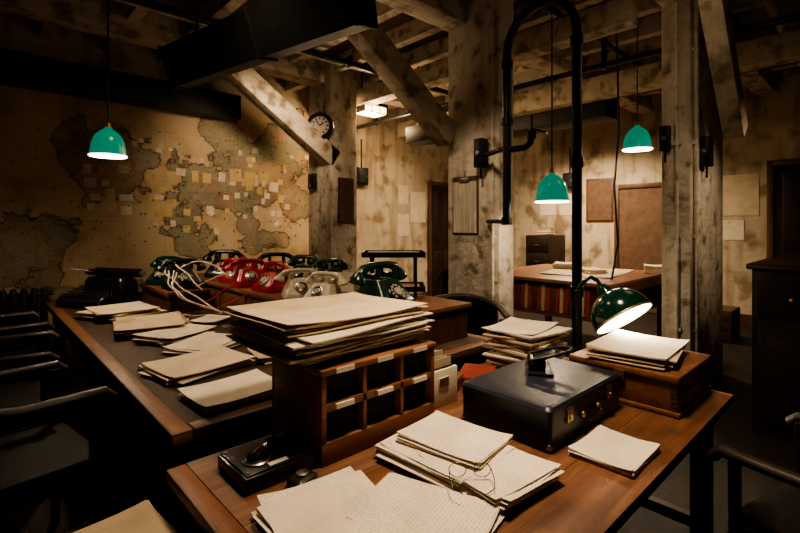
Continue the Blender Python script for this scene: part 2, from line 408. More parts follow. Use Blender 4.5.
for (x,z,w_,h_,m_) in ((6.45,1.85,.42,.6,CARD),(6.05,2.08,.26,.36,CARD),(6.05,1.5,.3,.42,CARD)):
    notice('paper_notice', (x, B1, z), w_, h_, m_, 0)
b = MB('clipboard')
b.bx(-.155, .155, -.012, -.001, -.29, .26, WOODD, bev=.003); b.bx(-.138, .138, -.02, -.012, -.275, .21, PAPER)
b.bx(-.06, .06, -.03, -.012, .2, .25, STEEL, bev=.004); b.cyl((0,-.02,.25),(0,-.02,.32),.006,STEEL)
b.done((3.45, 2.78, 1.70), E)
b = MB('wall_clock')
T = Matrix.Rotation(pi/2, 4, 'X')
b.lathe([(.0001,0),(.165,0),(.18,.02),(.175,.05),(.15,.065),(.125,.05),(.0001,.05)], BLACKM, T, 40)
b.cyl((0,-.052,0),(0,-.056,0),.122,FACE,seg=40)
for k in range(12):
    a = k*pi/6; b.box((.098*sin(a), -.058, .098*cos(a)), (.016,.003,.034), BLACKM, rot=(0,a,0))
b.box((.025,-.061,.02),(.016,.003,.07),BLACKM,rot=(0,radians(50),0)); b.box((-.025,-.063,.035),(.012,.003,.095),BLACKM,rot=(0,radians(-35),0))
b.box((.06,.06,0),(.10,.13,.05),BLACKM)
b.done((3.38, 5.16, 2.80), radians(-45))
def wbox(c, rz, s=(.3,.12,.4)):
    b = MB('wall_fuse_box'); w,d,h = s
    b.bx(-w/2,w/2,-d,-.002,-h/2,h/2,BLACKM,bev=.01); b.bx(-w/2+.03,w/2-.03,-d-.01,-d+.001,-h/2+.03,h/2-.03,DKMET,bev=.004)
    b.cyl((0,-d/2,h/2),(0,-d/2,h/2+.5),.014,BLACKM); b.cyl((w/2-.05,-d-.02,0),(w/2-.05,-d,0),.015,STEEL)
    b.done(c, rz)
wbox((A1,4.25,2.35),E,(.24,.12,.3)); wbox((A1,2.25,2.1),E,(.26,.12,.34)); wbox((5.0,B1,2.35),0,(.24,.1,.3))
b = MB('wall_intercom'); b.bx(-.07,.07,-.07,-.002,-.11,.11,BLACKM,bev=.012); b.cyl((0,-.085,.03),(0,-.07,.03),.04,BAKE); b.cyl((0,-.075,-.06),(0,-.07,-.06),.015,STEEL)
b.done((3.5,5.5,2.1), E)

b = MB('pinned_note_cards')
def card(x, z, w=.13, h=.1, m=None):
    b.box((x, B1-.0225-random.random()*.003, z), (w, .004, h), m or random.choice([CARD,CARDY,PAPERP,MANILA,CARDY,CARD]), rot=(0, random.uniform(-.12,.12), 0))
U = random.uniform
for r in range(4):
    for c in range(3):
        if random.random() < .75: card(1.02+c*.16+U(-.05,.05), 2.14-r*.15+U(-.04,.04), U(.07,.15), U(.07,.15))
card(1.3,2.33,.1,.12)
for r in range(5):
    for c in range(2):
        if random.random() < .7: card(1.75+c*.17+U(-.06,.06), 2.12-r*.14+U(-.05,.05), U(.06,.13),U(.06,.13))
for c in range(9): card(2.05+c*.16+U(-.04,.04), 2.13+U(-.07,.07), U(.08,.15),U(.08,.17))
for c in range(5): card(2.75+c*.17+U(-.05,.05), 1.97+U(-.08,.08), U(.07,.13),U(.07,.13))
for c in range(3): card(2.75+c*.21, 2.18+U(-.03,.03), .17, .18)
for _ in range(20): card(U(1.6,3.6), U(1.4,2.0), U(.05,.11),U(.05,.11))
for _ in range(14): card(U(2.9,3.95), U(1.7,2.6), U(.05,.09),U(.05,.09))
for _ in range(8): card(U(1.4,3.0), U(2.25,2.65), U(.05,.08), U(.04,.08))
b.done()
b = MB('map_pins')
PR, PG, PB_ = mat('pin_red',(.4,.02,.02),.4), mat('pin_green',(.02,.15,.06),.4), mat('pin_dark',(.02,.02,.03),.4)
for _ in range(110):
    x = random.uniform(.2,3.9); z = random.uniform(1.1,2.7)
    b.cyl((x,B1-.04,z),(x,B1-.021,z),.009,random.choice([PR,PG,PB_,PB_]),seg=8)
b.done()

b = MB('cast_iron_radiator')
for i in range(16): b.box((-.75+i*.085, 0, .5), (.06,.13,.66), BLACKM, bev=.025)
b.cyl((-.8,0,.24),(.6,0,.24),.025,BLACKM); b.cyl((-.8,0,.76),(.6,0,.76),.025,BLACKM)
for x in (-.7,.5): b.box((x,0,.09),(.06,.1,.18),BLACKM)
b.done((.05, 6.22, 0))

b = MB('electrical_conduit')
b.cyl((4.44,1.27,.0),(4.44,1.27,3.415),.014,PILLAR); b.cyl((4.53,1.148,.0),(4.53,1.148,3.415),.018,PILLAR)
for z in (.6,1.4,2.2,3.0):
    b.box((4.448,1.27,z),(.022,.06,.025),PILLAR); b.box((4.53,1.158,z),(.06,.022,.025),PILLAR)
b.done()
b = MB('pillar_pipe'); b.cyl((3.435,2.46,.0),(3.435,2.46,3.415),.013,PILLAR)
for z in (.6,1.4,3.0): b.box((3.444,2.46,z),(.02,.05,.02),PILLAR)
b.done()
for (x,y,z,s) in ((4.42,1.355,2.25,(.07,.08,.22)),(4.78,1.13,2.15,(.16,.07,.26)),(3.38,2.55,2.15,(.09,.1,.26))):
    b = MB('switch_box'); b.box((0,0,0), s, BLACKM, bev=.008); b.cyl((0,0,-s[2]/2),(0,0,-s[2]/2-.1),.01,BLACKM)
    b.cyl((-s[0]/2-.012,0,0),(-s[0]/2+.01,0,0),.018,STEEL)
    b.done((x,y,z))

b = MB('bent_black_pipe')
pa, pb = Vector((3.10,1.51,0)), Vector((3.14,2.11,0))
mid = (pa+pb)/2; rad = (pb-pa).length/2; dr = (pa-pb).normalized()
pts = [pa+Vector((0,0,z)) for z in (0,.8,1.6,2.4,2.8)]
for k in range(0, 17):
    a = pi*k/16; pts.append(mid+dr*rad*cos(a)+Vector((0,0,2.86+rad*sin(a))))
pts += [pb+Vector((0,0,z)) for z in (2.7,2.1,1.6,1.52)]
b.tube(pts, .034, BLACKM, 16)
b.cyl(pa+Vector((0,0,0)), pa+Vector((0,0,.03)), .09, BLACKM)
for z in (1.0,1.9,2.75): b.cyl(pa+Vector((0,0,z)), pa+Vector((0,0,z+.07)), .045, BLACKM)
for z in (1.5,2.3,2.75): b.cyl(pb+Vector((0,0,z)), pb+Vector((0,0,z+.06)), .045, BLACKM)
b.cyl(pb+Vector((0,0,1.53)), (3.42,2.50,1.53), .018, BLACKM)
b.cyl(pb+Vector((0,0,2.12)), (3.34,2.47,2.12), .022, BLACKM)
b.tube([pb+Vector((0,0,2.1)), pb+Vector((0,-.08,2.1)), pb+Vector((0,-.17,2.1)), pb+Vector((0,-.21,2.13)), pb+Vector((0,-.22,2.18))], .026, BLACKM)
b.cyl(pb+Vector((0,-.22,2.16)), pb+Vector((0,-.22,2.22)), .035, BLACKM)
b.done()
b = MB('hanging_cable')
b.tube([(5.02,2.02,3.74),(5.03,2.0,3.2),(5.06,2.0,2.5),(5.02,2.03,1.9),(5.04,2.0,1.3),(5.0,2.05,.915)],.011,BLACKM,8)
b.done()

# ------------------------------------------------------------------ desks
b = MB('writing_desk')
X0,X1,Y0,Y1,ZT = .435,2.47,.48,1.52,.75
for i in range(5):
    y0 = Y0+(Y1-Y0)*i/5; y1 = Y0+(Y1-Y0)*(i+1)/5
    b.bx(X0+.06, X1-.06, y0+.0008, y1-.0008, ZT-.035, ZT, WOOD, bev=.001)
b.bx(X0, X0+.06, Y0, Y1, ZT-.036, ZT+.0005, WOODY, bev=.006); b.bx(X1-.06, X1, Y0, Y1, ZT-.036, ZT+.0005, WOODY, bev=.006)
for (y0,y1) in ((Y0+.06,Y0+.085),(Y1-.085,Y1-.06)): b.bx(X0+.08,X1-.08,y0,y1,.62,.715,WOOD)
for (x0,x1) in ((X0+.06,X0+.085),(X1-.085,X1-.06)): b.bx(x0,x1,Y0+.08,Y1-.08,.62,.715,WOODY)
for x in (X0+.1,X1-.1):
    for y in (Y0+.1,Y1-.1):
        b.box((x,y,.36),(.075,.075,.72),WOODD,bev=.006)
b.bx(X0+.1,X1-.1,1.0,1.04,.15,.2,WOODD)
for x in (X0+.1,X1-.1): b.bx(x-.02,x+.02,Y0+.1,Y1-.1,.15,.2,WOODD)
for k in range(2):
    x0 = .7+k*.8; b.bx(x0,x0+.6,Y0+.05,Y0+.065,.63,.705,WOODR,bev=.004); b.sph((x0+.3,Y0+.045,.668),.014,BRASS)
b.done()

b = MB('long_office_table')
X0,X1,Y0,Y1,ZT = .5,2.42,1.68,5.35,.78
b.bx(X0+.07,X1-.07,Y0+.07,Y1-.07,ZT-.035,ZT-.002,INLAY)
b.bx(X0,X0+.075,Y0,Y1,ZT-.045,ZT,WOODY,bev=.006); b.bx(X1-.075,X1,Y0,Y1,ZT-.045,ZT,WOODY,bev=.006)
b.bx(X0+.075,X1-.075,Y0,Y0+.075,ZT-.045,ZT,WOOD,bev=.006); b.bx(X0+.075,X1-.075,Y1-.075,Y1,ZT-.045,ZT,WOOD,bev=.006)
b.bx(X0+.05,X0+.075,Y0+.05,Y1-.05,.60,.74,WOODD); b.bx(X1-.075,X1-.05,Y0+.05,Y1-.05,.60,.74,WOODD)
b.bx(X0+.05,X1-.05,Y0+.05,Y0+.075,.60,.74,WOODD); b.bx(X0+.05,X1-.05,Y1-.075,Y1-.05,.60,.74,WOODD)
for x in (X0+.1,X1-.1):
    for y in (Y0+.1,3.5,Y1-.1): b.box((x,y,.37),(.09,.09,.74),WOODD,bev=.006)
b.done()
b = MB('telephone_shelf')
b.bx(1.52,2.36,1.85,4.9,.97,1.0,WOODY,bev=.005)
b.bx(1.55,1.57,1.87,4.88,.781,.97,WOODY)
for y in (1.87,2.9,3.9,4.86): b.bx(1.55,2.34,y,y+.02,.781,.97,WOODD)
for i in range(6): b.bx(1.542,1.552,1.93+i*.49,2.33+i*.49,.80,.95,WOODR,bev=.003)
b.done()
b = MB('wooden_riser')
b.bx(1.16,1.5,4.0,4.85,.92,.95,WOODY,bev=.004); b.bx(1.18,1.20,4.02,4.83,.781,.92,WOODY); b.bx(1.20,1.48,4.02,4.04,.781,.92,WOODD); b.bx(1.20,1.48,4.81,4.83,.781,.92,WOODD)
b.done()

b = MB('pigeonhole_box')
W,D,Hh = .51,.32,.30
b.bx(-W/2,W/2,-D/2,D/2,0,.07,WOODR,bev=.004)
b.bx(-W/2,W/2,D/2-.015,D/2,.07,Hh-.02,WOODR)
b.bx(-W/2,-W/2+.018,-D/2,D/2-.015,.07,Hh-.02,WOODR,bev=.002); b.bx(W/2-.018,W/2,-D/2,D/2-.015,.07,Hh-.02,WOODR,bev=.002)
b.bx(-W/2-.006,W/2+.006,-D/2-.006,D/2+.006,Hh-.02,Hh,WOODR,bev=.004)
b.bx(-W/2+.018,W/2-.018,-D/2,D/2-.015,.165,.19,WOODR,bev=.002)
for k in (1,2):
    x = -W/2+W*k/3; b.bx(x-.008,x+.008,-D/2,D/2-.015,.07,Hh-.02,WOODR,bev=.002)
b.bx(-W/2+.02,W/2-.02,-D/2+.03,D/2-.018,.072,.165,DARK); b.bx(-W/2+.02,W/2-.02,-D/2+.03,D/2-.018,.19,Hh-.022,DARK)  # solid black blocks painted as the shade inside the openings
for k in range(3):
    x = -W/2+W*(k+.5)/3
    for z in (.178,.290): b.bx(x-.035,x+.035,-D/2-.009,-D/2+.001,z-.008,z+.008,WHITE)
b.done((1.045, 1.36, .7505))

# ------------------------------------------------------------------ stacks
def stack(name, loc, rz, w, d, items, seed=0, jit=.012, jr=.05, bend=.003, curl=.01):
    rnd = random.Random(seed); b = MB(name); z = 0
    for k, it in enumerate(items):
        m, t = it[0], it[1]; sw = it[2] if len(it) > 2 else 1
        b.sheet((rnd.uniform(-jit,jit), rnd.uniform(-jit,jit), z), w*sw, d*sw, t, m, rnd.uniform(-jr,jr), bend, rnd.uniform(0,6), curl=curl if k > len(items)-3 else 0)
        z += t + bend*.12 + .0006
    return b.done((loc[0], loc[1], loc[2]+.0015), rz)
rr = random.Random(3)
def mix(n, mats, t0=.002, t1=.006, top=None):
    l = [(rr.choice(mats), rr.uniform(t0,t1), rr.uniform(.92,1)) for _ in range(n)]
    if top: l.append((top, .003, 1))
    return l
stack('map_folder_stack', (1.01,1.48,1.0515), .03, .60,.49, mix(19,[MANILA,MANILD,BUFF,PAPERP,PAPERP],.002,.006,BUFF), 5, .028,.07,.010)
stack('folder_stack', (.88,4.15,.78), .25, .40,.46, mix(7,[MANILD,PINKF,MANILA],.004,.010,BUFF), 1, .04,.3)
stack('folder_stack', (.92,3.50,.78), -.15, .40,.46, mix(7,[MANILD,MANILA,PINKF],.004,.010,MANILA), 2, .04,.25)
stack('folder_stack', (.95,3.13,.78), .4, .38,.3, mix(5,[PAPERP,MANILA],.003,.008,PAPERP), 3, .02,.2)
stack('folder_stack', (1.02,2.76,.78), .5, .38,.30, mix(4,[PAPER,PAPERP],.003,.007,PAPERP), 4, .02,.1)
stack('folder_stack', (.84,2.38,.78), .2, .42,.34, mix(5,[MANILA,PAPERP],.004,.009,BUFF), 8, .02,.12)
stack('folder_stack', (.82,1.91,.78), .05, .36,.28, mix(4,[PAPERP,BUFF],.003,.008,PAPERP), 9, .012,.06)
stack('folder_stack', (1.30,3.45,.78), .6, .26,.2, mix(4,[PAPERP,MANILA],.003,.006,PAPER), 10, .01,.1)
stack('folder_stack', (1.27,2.3,.78), -.2, .34,.24, mix(5,[MANILD,MANILA],.003,.006,MANILA), 11, .01,.2)
P = PAPERP
stack('loose_papers', (.655,.92,.75), -.12, .27,.36, [(P,.003),(MANILA,.003)]+[(P,.003)]*5+[(PAPER,.001)], 21, .018,.10,.005)
stack('loose_papers', (.835,.81,.752), .28, .23,.32, [(P,.003)]*5+[(PAPER,.001)], 22, .010,.08,.004)
stack('paper_stack', (1.10,.98,.75), .08, .27,.33, [(P,.003),(MANILA,.003)]+[(P,.003)]*6+[(PAPER,.002)]*3, 23, .014,.08,.004)
stack('paper_stack', (1.13,.83,.758), -.06, .26,.33, [(P,.003)]*6+[(PAPER,.002)]*3, 24, .012,.07,.004)
stack('paper_stack', (1.15,.975,.797), .16, .23,.30, [(P,.002)]*3+[(PAPER,.002)]*2, 29, .005,.04,.004)
stack('folder_stack', (1.545,.625,.75), .02, .24,.2, [(MANILA,.003)]+[(P,.002)]*5, 25, .004,.04,.002)
stack('paper_stack', (2.15,1.33,.75), .1, .36,.28, mix(20,[P,BUFF,MANILD,MANILA,PAPER,P],.005,.014,P), 26, .03,.2,.005)
stack('folder_stack', (2.22,.79,.912), .12, .42,.32, mix(7,[MANILA,MANILD,BUFF],.003,.007,BUFF), 27, .015,.06,.004)

b = MB('wooden_document_box')
b.bx(-.225,.225,-.215,.215,.018,.13,WOODR,bev=.004); b.bx(-.235,.235,-.225,.225,0,.02,WOODR,bev=.006)
b.bx(-.235,.235,-.225,.225,.13,.16,WOODR,bev=.008)
b.bx(-.238,-.224,-.02,.02,.10,.145,BRASS,bev=.002); b.cyl((-.245,0,.115),(-.224,0,.115),.008,BRASS)
for i in range(6): b.bx(-.2275,-.224,-.215,-.19,.02+i*.018,.03+i*.018,WOODD)
b.done((2.225,.785,.751))

b = MB('dispatch_case')
W,D,Hh = .565,.375,.145
b.rings([rrect(W,D,.02,.004),rrect(W,D,.02,.098)], NAVY)
b.rings([rrect(W+.006,D+.006,.022,.100),rrect(W+.006,D+.006,.022,.135),rrect(W-.01,D-.01,.02,.145),rrect(W-.04,D-.04,.02,.148)], NAVY)
b.rings([rrect(W-.004,D-.004,.02,.097),rrect(W-.004,D-.004,.02,.101)], BAKE)
for x in (-.16,.16):
    b.bx(x-.022,x+.022,-D/2-.008,-D/2+.002,.072,.122,BRASS,bev=.003); b.cyl((x,-D/2-.014,.088),(x,-D/2,.088),.009,STEEL)
hp = [(-.06,-D/2-.004,.07),(-.055,-D/2-.022,.055),(0,-D/2-.026,.05),(.055,-D/2-.022,.055),(.06,-D/2-.004,.07)]
b.tube(hp,.007,BAKE)
for x in (-.06,.06): b.sph((x,-D/2-.003,.07),.012,BRASS)
for x in (-1,1):
    for y in (-1,1):
        b.sph((x*(W/2-.01),y*(D/2-.01),.014),.011,BRASS)
for x in (-.25,.25):
    for y in (-.16,.16): b.cyl((x,y,0),(x,y,.006),.012,BAKE)
b.done((1.665,.95,.751))

b = MB('hole_punch')
b.bx(-.085,.085,-.05,.05,0,.010,BLACKM,bev=.003)
for x in (-.04,.04):
    b.cyl((x,-.01,.01),(x,-.01,.05),.013,BLACKM); b.box((x,.025,.03),(.012,.04,.045),BLACKM,bev=.002)
b.cyl((-.06,.03,.045),(.06,.03,.045),.008,STEEL)
b.box((0,-.02,.06),(.10,.09,.007),BLACKM,rot=(radians(-22),0,0),bev=.003)
b.tube([(-.055,.04,.050),(-.06,-.04,.075),(-.04,-.11,.09),(0,-.13,.095),(.04,-.11,.09),(.06,-.04,.075),(.055,.04,.050)],.007,BLACKM)
b.done((1.72,1.0,.900), radians(35))

b = MB('twin_dial_switch_box')
b.bx(-.112,.112,-.10,.10,0,.045,BAKE,bev=.006); b.bx(-.104,.104,-.092,.092,.045,.050,BLACKM,bev=.002)
for x,y in ((-.045,-.025),(.045,.03)):
    b.lathe([(.036,.050),(.036,.055),(.026,.060),(.022,.072),(.016,.077),(.0001,.077)],BAKE,Matrix.Translation((x,y,0)),28)
    b.lathe([(.038,.050),(.041,.054),(.037,.057)],STEEL,Matrix.Translation((x,y,0)),28)
    b.box((x,y,.079),(.034,.006,.006),STEEL,rot=(0,0,.6),bev=.002)
b.bx(-.03,.03,-.085,-.065,.050,.052,WHITE)
for x in (-.095,.095):
    for y in (-.08,.08): b.cyl((x,y,.050),(x,y,.053),.006,STEEL)
b.done((.664,1.315,.751), 0)
b = MB('ink_stand')
b.rings([rrect(.075,.06,.01,0),rrect(.075,.06,.01,.022),rrect(.06,.045,.008,.028)],BLACKM)
b.lathe([(.018,.028),(.018,.034),(.012,.036),(.011,.030),(.0001,.030)],STEEL)
b.bx(-.03,.03,-.031,-.028,.006,.018,STEEL)
b.done((.70,1.165,.751),.2)
b = MB('eyeglasses')
for x in (-.034,.034):
    b.tube([(x+.024*cos(t*pi/8),0,.022+.02*sin(t*pi/8)) for t in range(16)],.0013,BAKE,6,closed=True)
b.tube([(-.01,0,.026),(0,0,.031),(.01,0,.026)],.0013,BAKE,6)
for s in (-1,1): b.tube([(s*.058,0,.026),(s*.06,.04,.02),(s*.055,.07,.010),(s*.03,.085,.003)],.0013,BAKE,6)
b.done((1.01,.80,.800), 2.4)
b = MB('card_index_box')
b.bx(-.09,.09,-.12,.12,0,.15,WHITE,bev=.003); b.bx(-.075,.075,-.11,.11,.15,.155,DARK)  # black slab on top stands in for shade between the cards
for i in range(9): b.bx(-.07,.07,-.10+i*.023,-.097+i*.023,.02,.20+rr.uniform(-.01,.01),rr.choice([CARD,WHITE,MANILA]))
b.bx(-.03,.03,-.126,-.119,.08,.12,BRASS,bev=.002)
b.done((1.43,1.39,.751))
b = MB('tobacco_tin'); b.rings([rrect(.10,.07,.012,0),rrect(.10,.07,.012,.04)],BOOKR); b.rings([rrect(.104,.074,.012,.04),rrect(.104,.074,.012,.058),rrect(.096,.066,.01,.062)],BRASS)
b.done((1.62,1.38,.751),.4)
b = MB('record_book'); b.bx(-.11,.11,-.08,.08,0,.008,BOOKR,bev=.002); b.bx(-.105,.105,-.075,.078,.008,.032,WHITE); b.bx(-.11,.11,-.08,.08,.032,.04,BOOKR,bev=.002); b.bx(-.115,-.105,-.08,.08,0,.04,BOOKR,bev=.003)
b.done((1.80,1.38,.751),.5)

# ------------------------------------------------------------------ telephones
def telephone(loc, rz, body, scale=1, name='rotary_telephone'):
    b = MB(name)
    b.rings([rrect(.19,.18,.02,0),rrect(.19,.18,.02,.02),rrect(.17,.155,.02,.045,oy=.005),rrect(.135,.11,.02,.085,oy=.015),rrect(.12,.085,.02,.108,oy=.02)], body)
    T = Matrix.Translation((0,-.055,.062)) @ Matrix.Rotation(radians(52),4,'X')
    dk = body in (BGREEN, BAKE)
    b.lathe([(.0001,.012),(.034,.012),(.038,.009),(.040,-.005)],BAKE if dk else STEEL,T,32)
    b.lathe([(.0001,.018),(.015,.018),(.017,.012)],DIALW,T,20)
    for k in range(10):
        a = radians(-50+k*30); p = T @ Vector((.027*cos(a),.027*sin(a),.0115)); q = T @ Vector((.027*cos(a),.027*sin(a),.0135))
        b.cyl(p,q,.005,DIALW if dk else BAKE,seg=10)
    for x in (-.045,.045):
        b.box((x,.02,.12),(.022,.075,.02),body,bev=.005); b.box((x,-.012,.135),(.02,.012,.028),body,bev=.004); b.box((x,.052,.135),(.02,.012,.028),body,bev=.004)
    hs = [(-.105,.02,.128),(-.085,.02,.147),(-.05,.02,.156),(0,.02,.158),(.05,.02,.156),(.085,.02,.147),(.105,.02,.128)]
    b.tube(hs,[.015,.017,.014,.013,.014,.017,.015],body,12)
    for s in (-1,1):
        TT = Matrix.Translation((s*.108,.02,.128)) @ Matrix.Rotation(s*radians(-18),4,'Y') @ Matrix.Rotation(pi,4,'X')
        b.lathe([(.012,-.012),(.020,0),(.029,.014),(.031,.026),(.026,.030),(.0001,.026)],body,TT,20)
    b.bx(-.05,.05,-.088,-.080,.006,.02,DIALW)
    return b.done((loc[0],loc[1],loc[2]+.002), rz, scale)
camdir = radians(-43)
telephone((1.78,2.05,1.0), camdir+.9, BGREEN, 1.65)
telephone((1.66,2.50,1.0), camdir-.5, BIVORY, 1.15)
telephone((1.66,2.80,1.0), camdir+.4, BIVORY, 1.15)
telephone((1.68,3.22,1.0), camdir-.7, BRED, 1.3)
telephone((1.66,3.60,1.0), camdir+.6, BRED, 1.3)
telephone((1.72,3.98,1.0), camdir-.2, BRED, 1.2)
telephone((2.10,3.05,1.0), camdir+.8, BGREEN, 1.35)
telephone((2.12,3.5,1.0), camdir-.5, BGREEN, 1.4)
telephone((2.1,3.95,1.0), camdir+.3, BGREEN, 1.4)
telephone((1.34,4.2,.95), camdir+.7, BAKE, 1.5)
telephone((1.34,4.62,.95), camdir-.3, BGREEN, 1.5)
telephone((1.80,4.45,1.0), camdir, BAKE, 1.5)
b = MB('telephone_cords')
def cord(p, q, sag, off=(0,0), m=CORDW, n=18):
    p, q = Vector(p), Vector(q); pts = []
    for i in range(n+1):
        t = i/n; v = p.lerp(q, t); s4 = 4*t*(1-t)
        v.z = v.z - sag*s4; v.x += off[0]*s4; v.y += off[1]*s4; v.x += .01*sin(t*19); v.y += .01*cos(t*17)
        pts.append(v)
    b.tube(pts, .0065, m, 8)
cord((1.20,4.1,1.12),(1.47,3.75,.80),.02,(-.12,0)); cord((1.22,4.3,1.15),(1.45,3.5,.80),-.04,(-.10,.1)); cord((1.25,4.05,1.10),(1.50,3.3,.81),.0,(-.2,0))
cord((1.60,3.55,1.08),(1.35,3.9,.80),.03,(-.06,0),CORDR); cord((1.62,3.15,1.06),(1.40,3.75,.80),.02,(-.05,0),CORDR); cord((1.28,4.5,1.17),(1.4,3.9,.96),-.1,(-.06,0))
cord((1.66,3.95,1.10),(1.38,3.98,.98),.02,(-.03,.05)); cord((1.3,4.1,1.14),(1.55,3.7,1.06),-.09,(0,0)); cord((1.22,3.95,.80),(1.44,3.6,.80),-.004,(-.1,-.1))
b.done()

b = MB('document_rack')
b.bx(-.19,.19,-.07,.07,0,.012,WOODR,bev=.003)
for i in range(8):
    y = -.06+i*.016
    b.box((rr.uniform(-.015,.015),y,.085+rr.uniform(-.012,.012)),(.33+rr.uniform(-.03,.03),.003+rr.random()*.006,.13),rr.choice([P,WHITE,PAPER,MANILA]),rot=(rr.uniform(-.3,-.1),rr.uniform(-.06,.06),rr.uniform(-.06,.06)))
for x in (-.19,.19): b.bx(x-.006,x+.006,-.07,.07,0,.08,WOODR,bev=.003)
b.bx(-.19,.19,-.082,-.074,0,.03,WOODR,bev=.002)
b.done((1.93,2.74,1.002), camdir-.2)
b = MB('letter_tray_stand')
for z in (.05,.28):
    b.bx(-.21,.21,-.13,.13,z,z+.008,BLACKM); b.bx(-.21,.21,-.135,-.128,z,z+.035,BLACKM); b.bx(-.21,.21,.128,.135,z,z+.035,BLACKM)
    b.bx(-.215,-.208,-.13,.13,z,z+.035,BLACKM); b.bx(.208,.215,-.13,.13,z,z+.035,BLACKM)
for x in (-.15,.15):
    for y in (-.1,.1): b.cyl((x,y,0),(x,y,.285),.010,BLACKM)
b.bx(-.18,.18,-.11,.11,.06,.075,MANILD)
b.bx(-.18,.18,-.11,.11,.289,.31,MANILD)
b.done((2.16,2.38,1.001), camdir)
b = MB('typewriter')
b.rings([rrect(.42,.40,.03,0),rrect(.42,.40,.03,.05),rrect(.42,.36,.03,.08,oy=.02)],BAKE)
b.rings([rrect(.38,.18,.03,.08,oy=.09),rrect(.37,.17,.03,.17,oy=.09),rrect(.33,.14,.03,.2,oy=.09)],BAKE)
b.cyl((-.26,.12,.225),(.26,.12,.225),.026,BAKE); b.box((0,.15,.235),(.46,.02,.05),BLACKM,bev=.005)
for s in (-1,1): b.cyl((s*.26,.12,.225),(s*.285,.12,.225),.022,STEEL)
b.tube([(-.2,.1,.23),(-.27,.04,.25),(-.3,0,.26)],.005,STEEL)
for r in range(4):
    for c in range(10):
        x = -.16+c*.034+r*.008; y = -.16+r*.035; z = .09+r*.014
        b.cyl((x,y,.05),(x,y,z),.003,STEEL,seg=6); b.cyl((x,y,z),(x,y,z+.006),.012,BAKE,seg=12)
b.done((.86,4.90,.781), camdir-.3, 1.2)

# ------------------------------------------------------------------ desk lamp
b = MB('desk_lamp')
b.lathe([(.0001,.03),(.02,.03),(.03,.022),(.085,.014),(.09,.004),(.09,0),(.0001,0)],BLACKM)
b.cyl((0,0,.02),(0,0,.40),.011,BLACKM); b.cyl((0,0,.30),(0,0,.40),.017,BLACKM)
rv = Vector((.729,-.679,0)); cv = Vector((-.684,-.734,0))
dirn = (rv*.36+Vector((0,0,-.78))+cv*.54).normalized()
q = (-dirn).to_track_quat('Z','Y').to_matrix().to_4x4()
C = Vector((.115,-.165,.300)); S = 1.14
T = Matrix.Translation(C) @ q @ Matrix.Scale(S,4)
out = [(.135,-.045),(.136,-.035),(.132,.0),(.118,.035),(.092,.065),(.058,.085),(.035,.092),(.030,.12),(.022,.135),(.0001,.137)]
b.lathe(out, LAMPG, T, 40)
inn = [(.133,-.045),(.128,.0),(.114,.031),(.088,.060),(.055,.078),(.0001,.084)]
b.lathe(inn, LAMPW, T, 40)
b.lathe([(.137,-.047),(.139,-.042),(.137,-.037),(.131,-.042)], BRASS, T, 40)
bc = T @ Vector((0,0,.01)); b.sph(bc,.028,BULB)
e1 = T @ Vector((0,0,.13)); e2 = T @ Vector((0,0,.165))
b.tube([(0,0,.36),(.005,-.008,.42),(.02,-.03,.45),tuple((e2+Vector((-.02,.03,.02)))),tuple(e2),tuple(e1)],.011,BLACKM)
b.done((2.37,1.15,.751))
LAMPPOS = Vector((2.37,1.15,.751)) + C + dirn*.05

# ------------------------------------------------------------------ lights
WARM = (1,.735,.47)
def light(name, kind, loc, power, col=WARM, size=.05, rot=(0,0,0), **k):
    l = bpy.data.lights.new(name, kind); l.energy = power; l.color = col
    if kind == 'AREA':
        l.shape = 'RECTANGLE'; l.size = size; l.size_y = k.get('sy', size)
        if 'spread' in k: l.spread = radians(k['spread'])
    else: l.shadow_soft_size = size
    if kind == 'SPOT': l.spot_size = radians(k.get('angle', 100)); l.spot_blend = k.get('blend', .6)
    o = bpy.data.objects.new(name, l); o.location = loc; o.rotation_euler = rot; COL.objects.link(o); return o
def aim(p, t): return (Vector(t)-Vector(p)).to_track_quat('-Z','Y').to_euler()
def pendant(x, y, zb, r, pw):
    b = MB('pendant_lamp')
    h = r*1.75
    prof = [(r,0),(r*.99,.01),(r*.93,h*.25),(r*.86,h*.5),(r*.70,h*.72),(r*.42,h*.88),(r*.22,h*.95),(r*.2,h)]
    b.lathe(prof, GLASSG, None, 40)
    b.lathe([(pr*.97-.001, z) for pr, z in prof], LAMPW, None, 40)
    b.lathe([(r*1.0,-.003),(r*1.03,.003),(r*1.0,.008)], LAMPW, None, 40)
    b.cyl((0,0,h*.95),(0,0,h*1.15),r*.2,BRASS,r1=r*.12)
    b.cyl((0,0,h*1.12),(0,0,H-zb-.001),.006,CORDB,seg=8)
    b.cyl((0,0,H-zb-.03),(0,0,H-zb-.001),.04,BAKE)
    b.sph((0,0,h*.4),.035,BULB); b.cyl((0,0,h*.45),(0,0,h*.95),.018,BRASS)
    b.done((x,y,zb))
    light('pendant_bulb','POINT',(x,y,zb+h*.18),pw,size=.04)
pendant(.76,4.06,2.02,.125,32)
pendant(3.34,1.83,1.68,.13,26)
pendant(4.80,1.72,2.24,.135,28)
light('desk_lamp_bulb','SPOT',LAMPPOS,20,col=(1,.88,.66),size=.03,rot=dirn.to_track_quat('-Z','Y').to_euler(),angle=155)
b = MB('bulkhead_ceiling_light')
b.bx(-.22,.22,-.15,.15,.10,.14,BLACKM,bev=.006)
b.bx(-.20,.20,-.13,.13,0,.10,PANEL,bev=.004)
for x in (-.205,-.07,.07,.205): b.bx(x-.006,x+.006,-.136,.136,-.006,.10,BLACKM)
b.bx(-.21,.21,-.138,-.130,-.008,.004,BLACKM); b.bx(-.21,.21,.130,.138,-.008,.004,BLACKM)
